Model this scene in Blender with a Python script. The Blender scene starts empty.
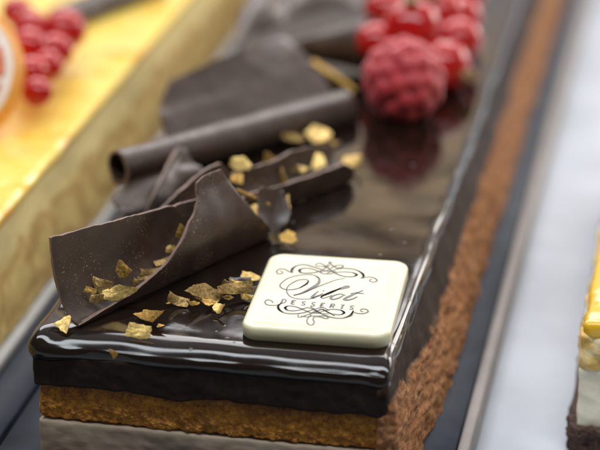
import bpy, bmesh, math, random
import numpy as np
from mathutils import Vector, Matrix, noise

# ------------------------------------------------------------------ scene, camera, light
SC = bpy.context.scene
COL = SC.collection
CM = 0.01            # everything below is written in centimetres; z = 0 is the glazed top of the cake
LIFT = 3.4           # height of the cake top above the white counter

def W3(p):
    return Vector((p[0] * CM, p[1] * CM, (p[2] + LIFT) * CM))

D_, E_, PSI, F_, AX, AY, ROLL = 42.668, 0.415044, -0.207323, 2032.44, 3.95082, 5.94400, -0.00604
FW = np.array([math.sin(PSI) * math.cos(E_), math.cos(PSI) * math.cos(E_), -math.sin(E_)])
R0 = np.array([math.cos(PSI), -math.sin(PSI), 0.0])
U0 = np.cross(R0, FW)
RT = R0 * math.cos(ROLL) + U0 * math.sin(ROLL)
UP = -R0 * math.sin(ROLL) + U0 * math.cos(ROLL)
CP = np.array([AX, AY, 0.0]) - D_ * FW

def _ray(px, py):
    return FW + RT * ((px - 300) / F_) - UP * ((py - 225) / F_)
def onz(px, py, z):
    d = _ray(px, py); return CP + d * ((z - CP[2]) / d[2])
def ony(px, py, y):
    d = _ray(px, py); return CP + d * ((y - CP[1]) / d[1])

cam = bpy.data.cameras.new('camera')
camo = bpy.data.objects.new('camera', cam)
COL.objects.link(camo)
camo.matrix_world = Matrix(((RT[0], UP[0], -FW[0], CP[0] * CM), (RT[1], UP[1], -FW[1], CP[1] * CM),
                            (RT[2], UP[2], -FW[2], (CP[2] + LIFT) * CM), (0, 0, 0, 1)))
cam.sensor_width = 36.0
cam.lens = F_ * 36.0 / 600.0
cam.clip_start = 0.01
cam.clip_end = 20.0
cam.dof.use_dof = True
cam.dof.focus_distance = float((np.array([2.2, 1.3, 0.25]) - CP) @ FW) * CM
cam.dof.aperture_fstop = 10.8
cam.dof.aperture_blades = 0
SC.camera = camo

SC.view_settings.view_transform = 'Standard'
SC.view_settings.look = 'None'
SC.view_settings.exposure = 0.0
SC.view_settings.gamma = 1.0

world = bpy.data.worlds.new('World')
SC.world = world
world.use_nodes = True
wt = world.node_tree
wt.nodes.clear()
def wn(t, **k):
    n = wt.nodes.new(t)
    for a, b in k.items(): setattr(n, a, b)
    return n
w_out = wn('ShaderNodeOutputWorld'); w_bg = wn('ShaderNodeBackground')
w_tc = wn('ShaderNodeTexCoord'); w_sep = wn('ShaderNodeSeparateXYZ')
wt.links.new(w_tc.outputs['Generated'], w_sep.inputs[0])
def wmap(sock, a, b, c, d):
    m = wn('ShaderNodeMapRange', interpolation_type='SMOOTHSTEP')
    wt.links.new(sock, m.inputs[0])
    for i, v in enumerate((a, b, c, d)): m.inputs[i + 1].default_value = v
    return m.outputs[0]
def wmath(op, a, b):
    m = wn('ShaderNodeMath', operation=op)
    for i, v in enumerate((a, b)):
        if isinstance(v, (int, float)): m.inputs[i].default_value = v
        else: wt.links.new(v, m.inputs[i])
    return m.outputs[0]
w_low = wmap(w_sep.outputs['Z'], 0.37, 0.44, 1.0, 0.0)          # lit shop wall: bright low down, dim above
w_far = wmap(w_sep.outputs['Y'], 0.0, 0.7, 0.0, 1.0)
w_noi = wn('ShaderNodeTexNoise'); w_noi.inputs['Scale'].default_value = 4.0
wt.links.new(w_tc.outputs['Generated'], w_noi.inputs['Vector'])
w_wall = wmath('MULTIPLY', wmath('MULTIPLY', w_low, w_far), wmath('ADD', wmath('MULTIPLY', w_noi.outputs['Fac'], 0.7), 0.35))
w_mix = wn('ShaderNodeMix', data_type='RGBA')
wt.links.new(w_wall, w_mix.inputs['Factor'])
w_ceil = wn('ShaderNodeMix', data_type='RGBA')                      # pale shop ceiling overhead
w_top = wmath('MULTIPLY', wmap(w_sep.outputs['Z'], 0.56, 0.85, 0.0, 1.0), wmap(w_sep.outputs['Y'], -0.35, 0.35, 0.12, 1.0))
w_right = wmath('MULTIPLY', wmap(w_sep.outputs['Z'], 0.0, 0.35, 0.0, 1.0), wmap(w_sep.outputs['X'], 0.35, 0.8, 0.0, 0.35))   # lit shop side on the right
wt.links.new(wmath('MAXIMUM', w_top, w_right), w_ceil.inputs['Factor'])
w_ceil.inputs['A'].default_value = (0.10, 0.094, 0.09, 1)
w_ceil.inputs['B'].default_value = (0.64, 0.61, 0.61, 1)
wt.links.new(w_ceil.outputs['Result'], w_mix.inputs['A'])
w_tint = wn('ShaderNodeMix', data_type='RGBA')                      # lilac grey low on the wall, warm wood higher
wt.links.new(wmap(w_sep.outputs['Z'], 0.30, 0.38, 0.0, 1.0), w_tint.inputs['Factor'])
w_tint.inputs['A'].default_value = (0.98, 0.91, 0.91, 1)
w_tint.inputs['B'].default_value = (2.0, 1.46, 0.92, 1)
wt.links.new(w_tint.outputs['Result'], w_mix.inputs['B'])
wt.links.new(w_mix.outputs['Result'], w_bg.inputs['Color'])
w_bg.inputs['Strength'].default_value = 1.0
wt.links.new(w_bg.outputs[0], w_out.inputs['Surface'])

def area(name, loc, target, sx, sy, power, col):
    l = bpy.data.lights.new(name, 'AREA')
    l.shape = 'RECTANGLE'; l.size = sx * CM; l.size_y = sy * CM
    l.energy = power; l.color = col
    o = bpy.data.objects.new(name, l)
    COL.objects.link(o)
    o.location = W3(loc)
    o.rotation_euler = (W3(target) - W3(loc)).to_track_quat('-Z', 'Y').to_euler()
    return o
area('case_tube_light', (4, -7, 42), (4, 3, 0), 70, 8, 2.1, (0.90, 0.96, 1.0))
area('case_rear_light', (-6, 44, 34), (3, 10, 0), 60, 22, 2.6, (1.0, 0.96, 0.97))
area('side_fill_light', (50, 64, 20), (0, 14, -1), 40, 24, 2.3, (1.0, 0.95, 0.90))  # added fill lamp out of view, brightens the right-facing cake flanks

# ------------------------------------------------------------------ materials
def mat(name):
    m = bpy.data.materials.new(name); m.use_nodes = True
    nt = m.node_tree
    return m, nt, nt.nodes['Principled BSDF']
def N(nt, t, **k):
    n = nt.nodes.new(t)
    for a, b in k.items(): setattr(n, a, b)
    return n
def coords(nt, scale=1.0, sxyz=None):
    tc = N(nt, 'ShaderNodeTexCoord'); mp = N(nt, 'ShaderNodeMapping')
    s = sxyz or (scale, scale, scale)
    mp.inputs['Scale'].default_value = [v / CM for v in s]      # one texture unit per centimetre
    nt.links.new(tc.outputs['Object'], mp.inputs['Vector'])
    return mp.outputs['Vector']
def tex_noise(nt, vec, scale, detail=3.0, rough=0.55):
    n = N(nt, 'ShaderNodeTexNoise')
    n.inputs['Scale'].default_value = scale; n.inputs['Detail'].default_value = detail
    n.inputs['Roughness'].default_value = rough
    nt.links.new(vec, n.inputs['Vector'])
    return n.outputs['Fac']
def mrange(nt, s, a, b, c, d, smooth=True):
    m = N(nt, 'ShaderNodeMapRange')
    if smooth: m.interpolation_type = 'SMOOTHSTEP'
    nt.links.new(s, m.inputs[0])
    for i, v in enumerate((a, b, c, d)): m.inputs[i + 1].default_value = v
    return m.outputs[0]
def mixc(nt, f, a, b):
    m = N(nt, 'ShaderNodeMix', data_type='RGBA')
    if isinstance(f, (int, float)): m.inputs['Factor'].default_value = f
    else: nt.links.new(f, m.inputs['Factor'])
    for k, v in (('A', a), ('B', b)):
        if isinstance(v, (tuple, list)): m.inputs[k].default_value = (*v[:3], 1)
        else: nt.links.new(v, m.inputs[k])
    return m.outputs['Result']
def math_(nt, op, a, b):
    m = N(nt, 'ShaderNodeMath', operation=op)
    for i, v in enumerate((a, b)):
        if isinstance(v, (int, float)): m.inputs[i].default_value = v
        else: nt.links.new(v, m.inputs[i])
    return m.outputs[0]
def bump(nt, bs, h, strength, dist):
    b = N(nt, 'ShaderNodeBump')
    b.inputs['Strength'].default_value = strength; b.inputs['Distance'].default_value = dist * CM
    nt.links.new(h, b.inputs['Height'])
    nt.links.new(b.outputs[0], bs.inputs['Normal'])
def setp(bs, **k):
    for a, b in k.items():
        bs.inputs[a.replace('_', ' ')].default_value = b

def m_glaze():
    m, nt, bs = mat('dark_glaze')
    v = coords(nt)
    setp(bs, Base_Color=(0.010, 0.0055, 0.0035, 1), Roughness=0.06, IOR=1.5)
    big = tex_noise(nt, v, 0.8, 3)
    nt.links.new(mrange(nt, big, 0.35, 0.7, 0.05, 0.15), bs.inputs['Roughness'])
    vo = N(nt, 'ShaderNodeTexVoronoi'); vo.inputs['Scale'].default_value = 3.2
    nt.links.new(v, vo.inputs['Vector'])
    pit = mrange(nt, vo.outputs['Distance'], 0.05, 0.13, 0.0, 1.0)
    gate = mrange(nt, tex_noise(nt, v, 0.9, 2), 0.5, 0.58, 0.0, 1.0)
    pit = math_(nt, 'MAXIMUM', pit, math_(nt, 'SUBTRACT', 1.0, gate))
    fine = tex_noise(nt, v, 7, 2)
    bump(nt, bs, math_(nt, 'ADD', math_(nt, 'MULTIPLY', pit, 0.6), math_(nt, 'MULTIPLY', fine, 0.05)), 0.35, 0.03)
    return m

def m_side():
    """cut and coated flank: dark ganache above, cocoa crumb below (the split is stored on the mesh)"""
    m, nt, bs = mat('crumb_coat')
    v = coords(nt, sxyz=(1.0, 0.42, 1.0))
    at = N(nt, 'ShaderNodeAttribute', attribute_name='crumb')
    n1 = tex_noise(nt, v, 8, 4, 0.75); n2 = tex_noise(nt, v, 2.2, 3)
    c1 = mixc(nt, mrange(nt, n1, 0.3, 0.7, 0, 1), (0.10, 0.038, 0.015), (0.52, 0.26, 0.125))
    c1 = mixc(nt, mrange(nt, n2, 0.35, 0.65, 0, 0.55), c1, (0.38, 0.165, 0.065))
    c2 = mixc(nt, n1, (0.016, 0.009, 0.006), (0.05, 0.028, 0.018))
    nt.links.new(mixc(nt, at.outputs['Fac'], c2, c1), bs.inputs['Base Color'])
    nt.links.new(mrange(nt, at.outputs['Fac'], 0, 1, 0.62, 0.85), bs.inputs['Roughness'])
    setp(bs, Specular_IOR_Level=0.12)
    bump(nt, bs, math_(nt, 'MULTIPLY', tex_noise(nt, v, 16, 4, 0.7), mrange(nt, at.outputs['Fac'], 0, 1, 0.12, 1.0)), 0.7, 0.06)
    return m

def m_crumb(name, a, b, scale=8, bd=0.05):
    m, nt, bs = mat(name)
    v = coords(nt)
    n1 = tex_noise(nt, v, scale, 4, 0.68); n2 = tex_noise(nt, v, scale * 0.22, 3)
    c = mixc(nt, mrange(nt, n1, 0.32, 0.68, 0, 1), a, b)
    c = mixc(nt, mrange(nt, n2, 0.4, 0.7, 0, 0.6), c, [x * 0.6 for x in a])
    nt.links.new(c, bs.inputs['Base Color'])
    setp(bs, Roughness=0.75)
    vo = N(nt, 'ShaderNodeTexVoronoi'); vo.inputs['Scale'].default_value = scale * 1.6
    nt.links.new(v, vo.inputs['Vector'])
    bump(nt, bs, math_(nt, 'ADD', n1, vo.outputs['Distance']), 0.7, bd)
    return m

def m_choc(name, base, rough, dust=0.0, spec=0.5, streak=0.4):
    m, nt, bs = mat(name)
    v = coords(nt)
    n = tex_noise(nt, v, 1.6, 4)
    c = mixc(nt, mrange(nt, n, 0.3, 0.7, 0, 1), [x * 0.85 for x in base], [x * 1.25 for x in base])
    sp = tex_noise(nt, v, 26, 2, 0.5)
    gate = mrange(nt, tex_noise(nt, v, 1.1, 2), 0.45, 0.62, 0, 1)
    speck = math_(nt, 'MULTIPLY', mrange(nt, sp, 0.64, 0.70, 0, dust), gate)
    c = mixc(nt, speck, c, (0.42, 0.29, 0.13))
    nt.links.new(c, bs.inputs['Base Color'])
    setp(bs, Roughness=rough, Specular_IOR_Level=spec)
    nt.links.new(mrange(nt, tex_noise(nt, v, 3.5, 4), 0.3, 0.7, rough - 0.06, rough + 0.08), bs.inputs['Roughness'])
    st = tex_noise(nt, coords(nt, sxyz=(1.0, 1.0, 14)), 2.4, 4)
    h = math_(nt, 'ADD', math_(nt, 'MULTIPLY', st, streak), math_(nt, 'MULTIPLY', tex_noise(nt, v, 22, 3), 0.25))
    bump(nt, bs, h, 0.22, 0.02)
    return m

def m_gold(name, a, b, metal=0.72):
    m, nt, bs = mat(name)
    v = coords(nt)
    n = tex_noise(nt, v, 20, 4, 0.75)
    big = tex_noise(nt, v, 2.0, 2)
    c = mixc(nt, mrange(nt, n, 0.32, 0.66, 0, 1), a, b)
    c = mixc(nt, mrange(nt, big, 0.5, 0.75, 0, 0.5), c, [x * 0.4 for x in a])
    nt.links.new(c, bs.inputs['Base Color'])
    setp(bs, Metallic=metal, Roughness=0.36)
    bump(nt, bs, n, 0.45, 0.02)
    return m

def m_plain(name, col, rough, spec=0.5, var=0.0, scale=3, bs_strength=0.0, sss=0.0, rad=(1, 0.6, 0.3), coat=0.0):
    m, nt, bs = mat(name)
    v = coords(nt)
    n = tex_noise(nt, v, scale, 4)
    nt.links.new(mixc(nt, mrange(nt, n, 0.3, 0.7, 0, 1), [x * (1 - var) for x in col], [min(1, x * (1 + var)) for x in col]), bs.inputs['Base Color'])
    setp(bs, Roughness=rough, Specular_IOR_Level=spec, Coat_Weight=coat, Coat_Roughness=0.05)
    if sss:
        setp(bs, Subsurface_Weight=sss, Subsurface_Scale=0.25 * CM, Subsurface_Radius=rad)
    if bs_strength: bump(nt, bs, tex_noise(nt, v, scale * 4, 4), bs_strength, 0.03)
    return m

def m_berry(name, col, rough, coat, trans=0.0):
    m, nt, bs = mat(name)
    v = coords(nt)
    n = tex_noise(nt, v, 2.5, 2)
    nt.links.new(mixc(nt, n, [x * 0.75 for x in col], [min(1, x * 1.15) for x in col]), bs.inputs['Base Color'])
    setp(bs, Roughness=rough, Coat_Weight=coat, Coat_Roughness=0.06, Subsurface_Weight=0.15,
         Subsurface_Scale=0.3 * CM, Subsurface_Radius=(1.0, 0.15, 0.1), Transmission_Weight=trans)
    return m

M = {}
M['glaze'] = m_glaze()
M['side'] = m_side()
M['mousse'] = m_plain('dark_mousse', (0.019, 0.0115, 0.008), 0.6, 0.12, 0.3, 5, 0.25)
M['sponge'] = m_crumb('amber_sponge', (0.27, 0.088, 0.007), (0.64, 0.29, 0.03), 9, 0.05)
def soak(m):
    nt = m.node_tree; bs = nt.nodes['Principled BSDF']
    src = bs.inputs['Base Color'].links[0].from_socket
    tc = N(nt, 'ShaderNodeTexCoord'); sp = N(nt, 'ShaderNodeSeparateXYZ'); nt.links.new(tc.outputs['Object'], sp.inputs[0])
    zz = math_(nt, 'ADD', sp.outputs['Z'], math_(nt, 'MULTIPLY', tex_noise(nt, coords(nt), 1.4, 4), 0.005))
    f = mrange(nt, zz, (LIFT - 1.45) * CM + 0.0025, (LIFT - 1.0) * CM + 0.0025, 0.0, 0.85)
    nt.links.new(mixc(nt, f, src, (0.07, 0.022, 0.004)), bs.inputs['Base Color'])
soak(M['sponge'])
M['base'] = m_plain('pale_base', (0.36, 0.285, 0.21), 0.55, 0.25, 0.16, 1.0, 0.25)
M['curl'] = m_choc('dark_chocolate', (0.044, 0.0225, 0.0135), 0.40, 0.85, 0.7)
M['curl_edge'] = m_choc('broken_chocolate_edge', (0.17, 0.105, 0.08), 0.55, 0.4, 0.5, 0.8)
M['gold'] = m_gold('gold_flake', (0.20, 0.105, 0.022), (0.60, 0.37, 0.09))
M['gold_pale'] = m_gold('pale_gold_flake', (0.46, 0.29, 0.08), (0.84, 0.60, 0.22))
M['gold_dark'] = m_gold('bronze_flake', (0.13, 0.075, 0.022), (0.36, 0.23, 0.075))
M['plaque'] = m_plain('white_chocolate', (0.68, 0.64, 0.44), 0.30, 0.5, 0.05, 1.2, 0.12, 0.25, (1, 0.85, 0.45))
M['ink'] = m_plain('brown_ink', (0.115, 0.10, 0.105), 0.4, 0.4, 0.35, 5)
M['rasp'] = m_berry('raspberry_skin', (0.46, 0.028, 0.038), 0.5, 0.0)
setp(M['rasp'].node_tree.nodes['Principled BSDF'], Sheen_Weight=0.38, Sheen_Roughness=0.45, Sheen_Tint=(1, 0.62, 0.62, 1))
M['currant'] = m_berry('currant_skin', (0.46, 0.006, 0.005), 0.10, 0.15)
setp(M['currant'].node_tree.nodes['Principled BSDF'], Specular_IOR_Level=0.5, Coat_Roughness=0.03, Subsurface_Weight=0.15)
M['calyx'] = m_plain('dried_calyx', (0.30, 0.19, 0.09), 0.8, 0.3, 0.4, 9)
M['slate'] = m_plain('slate_tray', (0.030, 0.039, 0.056), 0.55, 0.22, 0.2, 1.2, 0.1)
M['slate_edge'] = m_plain('tray_edge', (0.27, 0.235, 0.215), 0.5, 0.5, 0.12, 1.0)
M['counter'] = m_plain('white_counter', (0.48, 0.51, 0.56), 0.5, 0.25, 0.12, 0.22)  # broad tone variation paints soft reflections into the counter colour
M['board'] = m_plain('cake_board', (0.50, 0.49, 0.46), 0.5, 0.4, 0.05, 2)

def m_jelly(name, a, b, rough=0.12):
    m, nt, bs = mat(name)
    v = coords(nt)
    n = tex_noise(nt, v, 0.75, 3)
    nt.links.new(mixc(nt, mrange(nt, n, 0.50, 0.72, 0, 1), a, b), bs.inputs['Base Color'])
    setp(bs, Roughness=rough, Coat_Weight=0.4, Coat_Roughness=0.08, Subsurface_Weight=0.4, Subsurface_Scale=0.3 * CM, Subsurface_Radius=(1, 0.6, 0.15))
    bump(nt, bs, tex_noise(nt, v, 1.6, 3), 0.5, 0.12)
    return m
M['yellow_glaze'] = m_jelly('yellow_glaze', (0.90, 0.66, 0.14), (0.88, 0.47, 0.05))
M['mango'] = m_jelly('mango_jelly', (0.82, 0.50, 0.02), (0.78, 0.38, 0.01))

def m_ladyfinger():
    m, nt, bs = mat('sponge_finger_flank')
    tc = N(nt, 'ShaderNodeTexCoord'); sp = N(nt, 'ShaderNodeSeparateXYZ')
    nt.links.new(tc.outputs['Object'], sp.inputs[0])
    wob1 = tex_noise(nt, coords(nt), 0.55, 3); wob2 = tex_noise(nt, coords(nt, sxyz=(1, 1, 1.3)), 1.1, 3)
    yy = math_(nt, 'ADD', math_(nt, 'MULTIPLY', sp.outputs['Y'], 1 / (1.75 * CM)), math_(nt, 'MULTIPLY', wob1, 2.6))
    yy = math_(nt, 'MULTIPLY', math_(nt, 'SUBTRACT', math_(nt, 'FRACT', yy, 0.0), 0.5), 2.1)
    zz = math_(nt, 'ADD', sp.outputs['Z'], math_(nt, 'MULTIPLY', math_(nt, 'SUBTRACT', wob2, 0.5), 0.013))
    ze = math_(nt, 'MULTIPLY', math_(nt, 'SUBTRACT', zz, (LIFT - 1.72) * CM), 1 / (0.62 * CM))
    rr = math_(nt, 'ADD', math_(nt, 'MULTIPLY', yy, yy), math_(nt, 'MULTIPLY', ze, ze))
    ring = mrange(nt, math_(nt, 'ABSOLUTE', math_(nt, 'SUBTRACT', rr, 1.05), 0.0), 0.05, 0.9, 0.55, 0.0)
    low = mrange(nt, zz, (LIFT - 1.12) * CM, (LIFT - 0.85) * CM, 1.0, 0.0)
    c = mixc(nt, math_(nt, 'MULTIPLY', ring, low), mixc(nt, low, (0.92, 0.75, 0.34), (0.88, 0.66, 0.25)), (0.45, 0.215, 0.055))
    nt.links.new(c, bs.inputs['Base Color'])
    setp(bs, Roughness=0.65)
    bump(nt, bs, tex_noise(nt, coords(nt), 6, 3), 0.4, 0.05)
    return m
M['ladyfinger'] = m_ladyfinger()
M['cheese'] = m_plain('cheese_cream', (0.95, 0.88, 0.69), 0.5, 0.4, 0.06, 4, 0.25, 0.2, (1, 0.8, 0.5))
M['fruit_mix'] = m_crumb('fruit_pieces', (0.80, 0.70, 0.45), (0.85, 0.50, 0.06), 2.2, 0.08)
M['choc_biscuit'] = m_crumb('dark_biscuit', (0.035, 0.018, 0.012), (0.12, 0.06, 0.04), 9, 0.07)
M['peel'] = m_plain('orange_peel', (0.82, 0.34, 0.05), 0.4, 0.5, 0.1, 6, 0.3)
M['pith'] = m_plain('citrus_pith', (0.88, 0.80, 0.72), 0.5, 0.4, 0.05, 5)
M['flesh'] = m_plain('citrus_flesh', (0.75, 0.22, 0.11), 0.2, 0.5, 0.2, 4, 0.3, 0.3)

# ------------------------------------------------------------------ object helpers
def tag(o, label=None, cat=None, group=None, kind=None):
    for k, v in (('label', label), ('category', cat), ('group', group), ('kind', kind)):
        if v: o[k] = v
    return o
def empty(name, loc, label, cat, group=None):
    o = bpy.data.objects.new(name, None); COL.objects.link(o)
    o.location = W3(loc); o.empty_display_size = 0.005
    tag(o, label, cat, group)
    bpy.context.view_layer.update()
    return o
def link(name, me, mats, parent=None):
    o = bpy.data.objects.new(name, me); COL.objects.link(o)
    for m_ in mats: me.materials.append(m_)
    if parent:
        o.parent = parent
        if parent.type == 'EMPTY' or True:
            o.matrix_parent_inverse = parent_world(parent).inverted()
    return o
def parent_world(p):
    m_ = Matrix.LocRotScale(p.location, p.rotation_euler, p.scale)
    return m_ if not p.parent else parent_world(p.parent) @ p.matrix_parent_inverse @ m_
def mesh(name, V, Fc, mats, parent=None, midx=None, smooth=True, sharp=30, fix=True):
    me = bpy.data.meshes.new(name)
    me.from_pydata([tuple(W3(v)) for v in V], [], Fc)
    if midx is not None: me.polygons.foreach_set('material_index', midx)
    me.update()
    bm = bmesh.new(); bm.from_mesh(me)
    if fix: bmesh.ops.recalc_face_normals(bm, faces=bm.faces)
    for f in bm.faces: f.smooth = smooth
    if smooth and sharp:
        a = math.radians(sharp)
        for e in bm.edges:
            if len(e.link_faces) == 2 and (e.calc_face_angle(0) > a or e.link_faces[0].material_index != e.link_faces[1].material_index):
                e.smooth = False
    bm.to_mesh(me); bm.free()
    return link(name, me, mats, parent)

def fbm(p, f=1.0, o=3):
    q = Vector((p[0] * f, p[1] * f, p[2] * f)); s = 0; a = 1
    for _ in range(o):
        s += a * noise.noise(q); q = q * 2.03 + Vector((7.1, 3.3, 1.7)); a *= 0.5
    return s

def smooth(a, b, x):
    t = min(1, max(0, (x - a) / (b - a))); return t * t * (3 - 2 * t)

def catmull(P, n):
    P = [np.array(p, float) for p in P]
    if len(P) == 2: return [P[0] + (P[1] - P[0]) * t for t in np.linspace(0, 1, n)]
    Q = [2 * P[0] - P[1]] + P + [2 * P[-1] - P[-2]]
    L = [0.0]
    for i in range(1, len(P)): L.append(L[-1] + np.linalg.norm(P[i] - P[i - 1]))
    out = []
    for s in np.linspace(0, L[-1], n):
        i = min(max(np.searchsorted(L, s, 'right') - 1, 0), len(P) - 2)
        t = (s - L[i]) / max(L[i + 1] - L[i], 1e-9)
        a, b, c, d = Q[i], Q[i + 1], Q[i + 2], Q[i + 3]
        out.append(0.5 * ((2 * b) + (c - a) * t + (2 * a - 5 * b + 4 * c - d) * t * t + (3 * b - a - 3 * c + d) * t ** 3))
    return out

def sheet(name, G, th, parent=None, mats=None, jag=0.02, seed=0):
    """a thin sheet of real thickness from a grid of points; its broken rim gets the edge material"""
    G = np.array(G, float); nu, nv = G.shape[:2]
    du = np.gradient(G, axis=0); dv = np.gradient(G, axis=1)
    n = np.cross(du, dv); n /= np.maximum(np.linalg.norm(n, axis=2, keepdims=True), 1e-9)
    # uneven rim
    for i in range(nu):
        for j in range(nv):
            if i in (0, nu - 1) or j in (0, nv - 1):
                p = G[i, j]; k = fbm(p + seed, 5.0, 3) * jag
                if i == 0: G[i, j] = p + du[i, j] / max(np.linalg.norm(du[i, j]), 1e-6) * k
                elif i == nu - 1: G[i, j] = p - du[i, j] / max(np.linalg.norm(du[i, j]), 1e-6) * k
                elif j == 0: G[i, j] = p + dv[i, j] / max(np.linalg.norm(dv[i, j]), 1e-6) * k
                else: G[i, j] = p - dv[i, j] / max(np.linalg.norm(dv[i, j]), 1e-6) * k
    T = np.array([[th * (0.72 + 0.45 * fbm(G[i, j] + seed, 1.3, 2)) for j in range(nv)] for i in range(nu)])
    for i in range(nu):
        for j in range(nv):
            e = min(i, nu - 1 - i, j, nv - 1 - j)
            if e == 0: T[i, j] *= 0.80 + 0.25 * fbm(G[i, j] + seed, 6.0, 2)
    T = np.clip(T, th * 0.35, th * 1.3)[..., None]
    A = G + n * T / 2; B = G - n * T / 2
    V = np.concatenate([A.reshape(-1, 3), B.reshape(-1, 3)]); o = nu * nv
    Fc = []; mi = []
    for i in range(nu - 1):
        for j in range(nv - 1):
            a, b, c, d = i * nv + j, i * nv + j + 1, (i + 1) * nv + j + 1, (i + 1) * nv + j
            Fc += [(a, b, c, d), (o + d, o + c, o + b, o + a)]; mi += [0, 0]
    ring = [(0, j) for j in range(nv)] + [(i, nv - 1) for i in range(1, nu)] + [(nu - 1, j) for j in range(nv - 2, -1, -1)] + [(i, 0) for i in range(nu - 2, 0, -1)]
    for k in range(len(ring)):
        a = ring[k][0] * nv + ring[k][1]; b = ring[(k + 1) % len(ring)]; b = b[0] * nv + b[1]
        Fc.append((b, a, o + a, o + b)); mi.append(1)
    return mesh(name, V, Fc, mats or [M['curl'], M['curl_edge']], parent, mi, sharp=50)

def polyline(P, n):
    P = np.array(P, float); L = np.concatenate([[0], np.cumsum(np.linalg.norm(np.diff(P, axis=0), axis=1))])
    return [np.array([np.interp(s, L, P[:, k]) for k in range(3)]) for s in np.linspace(0, L[-1], n)]

def coons(bot, top, left, right, nu, nv, bulge=0.0, warp=0.0, lin=False):
    """patch between four traced 3-D border lines (bot and top run the same way, left and right run bottom to top)"""
    f_ = polyline if lin else catmull; g_ = polyline if lin is True else catmull
    b, t, l, r = f_(bot, nu), f_(top, nu), g_(left, nv), g_(right, nv)
    G = np.zeros((nu, nv, 3))
    for i in range(nu):
        u = i / (nu - 1)
        for j in range(nv):
            v = j / (nv - 1)
            G[i, j] = ((1 - v) * b[i] + v * t[i] + (1 - u) * l[j] + u * r[j]
                       - ((1 - u) * (1 - v) * b[0] + u * (1 - v) * b[-1] + (1 - u) * v * t[0] + u * v * t[-1]))
    n = np.cross(np.gradient(G, axis=0), np.gradient(G, axis=1)); n /= np.maximum(np.linalg.norm(n, axis=2, keepdims=True), 1e-9)
    nm = n.mean(axis=(0, 1)); nm /= np.linalg.norm(nm)
    if nm @ FW > 0: nm = -nm
    for i in range(nu):
        for j in range(nv):
            u, v = i / (nu - 1), j / (nv - 1)
            G[i, j] += nm * (bulge * math.sin(math.pi * u) ** 0.8 * math.sin(math.pi * v) ** 0.8 + warp * fbm(G[i, j], 0.8, 2))
    return G

def rbox(name, lo, hi, r, steps, mats, parent=None, disp=None, sharp=None):
    """rounded block; steps are the coordinate lists per axis (they must include lo and hi)"""
    lo, hi = np.array(lo, float), np.array(hi, float)
    V, idx, Fc = [], {}, []
    def vid(p):
        k = tuple(np.round(p, 5))
        if k not in idx:
            idx[k] = len(V)
            p = np.array(p, float); c = np.minimum(np.maximum(p, lo + r), hi - r); d = p - c
            nrm = d / max(np.linalg.norm(d), 1e-9)
            q = c + nrm * r
            if disp is not None: q = q + disp(q, nrm)
            V.append(q)
        return idx[k]
    for ax in range(3):
        b, c = (ax + 1) % 3, (ax + 2) % 3
        for side in (0, 1):
            fx = lo[ax] if side == 0 else hi[ax]
            for i in range(len(steps[b]) - 1):
                for j in range(len(steps[c]) - 1):
                    q = []
                    for (ii, jj) in ((i, j), (i + 1, j), (i + 1, j + 1), (i, j + 1)):
                        p = np.zeros(3); p[ax] = fx; p[b] = steps[b][ii]; p[c] = steps[c][jj]; q.append(vid(p))
                    if side == 0: q.reverse()
                    Fc.append(tuple(q))
    return mesh(name, V, Fc, mats, parent, sharp=sharp, fix=False)

def seg(*parts):
    """joined linspaces: seg((a, b, step), (b, c, step) ...)"""
    out = []
    for a, b, s in parts:
        n = max(1, int(round((b - a) / s)))
        out += list(np.linspace(a, b, n + 1))[:-1]
    out.append(parts[-1][1])
    return out

def tube(name, P, R, mats, parent=None, n=12, cap=True):
    P = [np.array(p, float) for p in P]; V, Fc = [], []
    up = np.array([0.13, 0.21, 0.97])
    for i, p in enumerate(P):
        t = P[min(i + 1, len(P) - 1)] - P[max(i - 1, 0)]; t /= np.linalg.norm(t)
        a = np.cross(up, t); a /= np.linalg.norm(a); b = np.cross(t, a)
        for k in range(n):
            w = 2 * math.pi * k / n
            V.append(p + (a * math.cos(w) + b * math.sin(w)) * R[i])
    for i in range(len(P) - 1):
        for k in range(n):
            Fc.append((i * n + k, i * n + (k + 1) % n, (i + 1) * n + (k + 1) % n, (i + 1) * n + k))
    if cap:
        Fc.append(tuple(range(n))[::-1]); Fc.append(tuple((len(P) - 1) * n + k for k in range(n)))
    return mesh(name, V, Fc, mats, parent, sharp=50)

# ------------------------------------------------------------------ counter and trays
WD = 6.853            # width of the chocolate cake
def sub(o): return o
ct = rbox('counter', (-60, -14, -5.4), (60, 70, -3.4), 0.2, [seg((-60, 60, 20)), seg((-14, 70, 20)), [-5.4, -5.2, -3.6, -3.4]], [M['counter']])
tag(ct, kind='structure')
tr = empty('slate_tray', (3.6, 18, -3.39), 'long dark slate tray with a grey brown edge under the chocolate cake', 'tray')
def tray_disp(q, n): return np.array([0, 0, 0.0])
rbox('tray_slab', (-0.85, -1.6, -3.38), (7.86, 44, -2.6), 0.06, [seg((-0.85, 7.86, 0.9)), seg((-1.6, 44, 5)), [-3.38, -3.3, -2.66, -2.6]], [M['slate']], tr)
rbox('tray_border', (7.865, -1.6, -3.385), (8.12, 44, -2.72), 0.05, [[7.865, 7.92, 8.07, 8.12], seg((-1.6, 44, 5)), [-3.385, -3.33, -2.77, -2.72]], [M['slate_edge']], tr)
tr2 = tag(rbox('slate_tray', (-13, -3.0, -3.38), (-1.15, 44, -2.9), 0.06, [seg((-13, -1.15, 1)), seg((-3, 44, 5)), [-3.38, -3.3, -2.96, -2.9]], [M['slate']]),
          'dark slate tray under the yellow glazed cake at left', 'tray')

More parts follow.
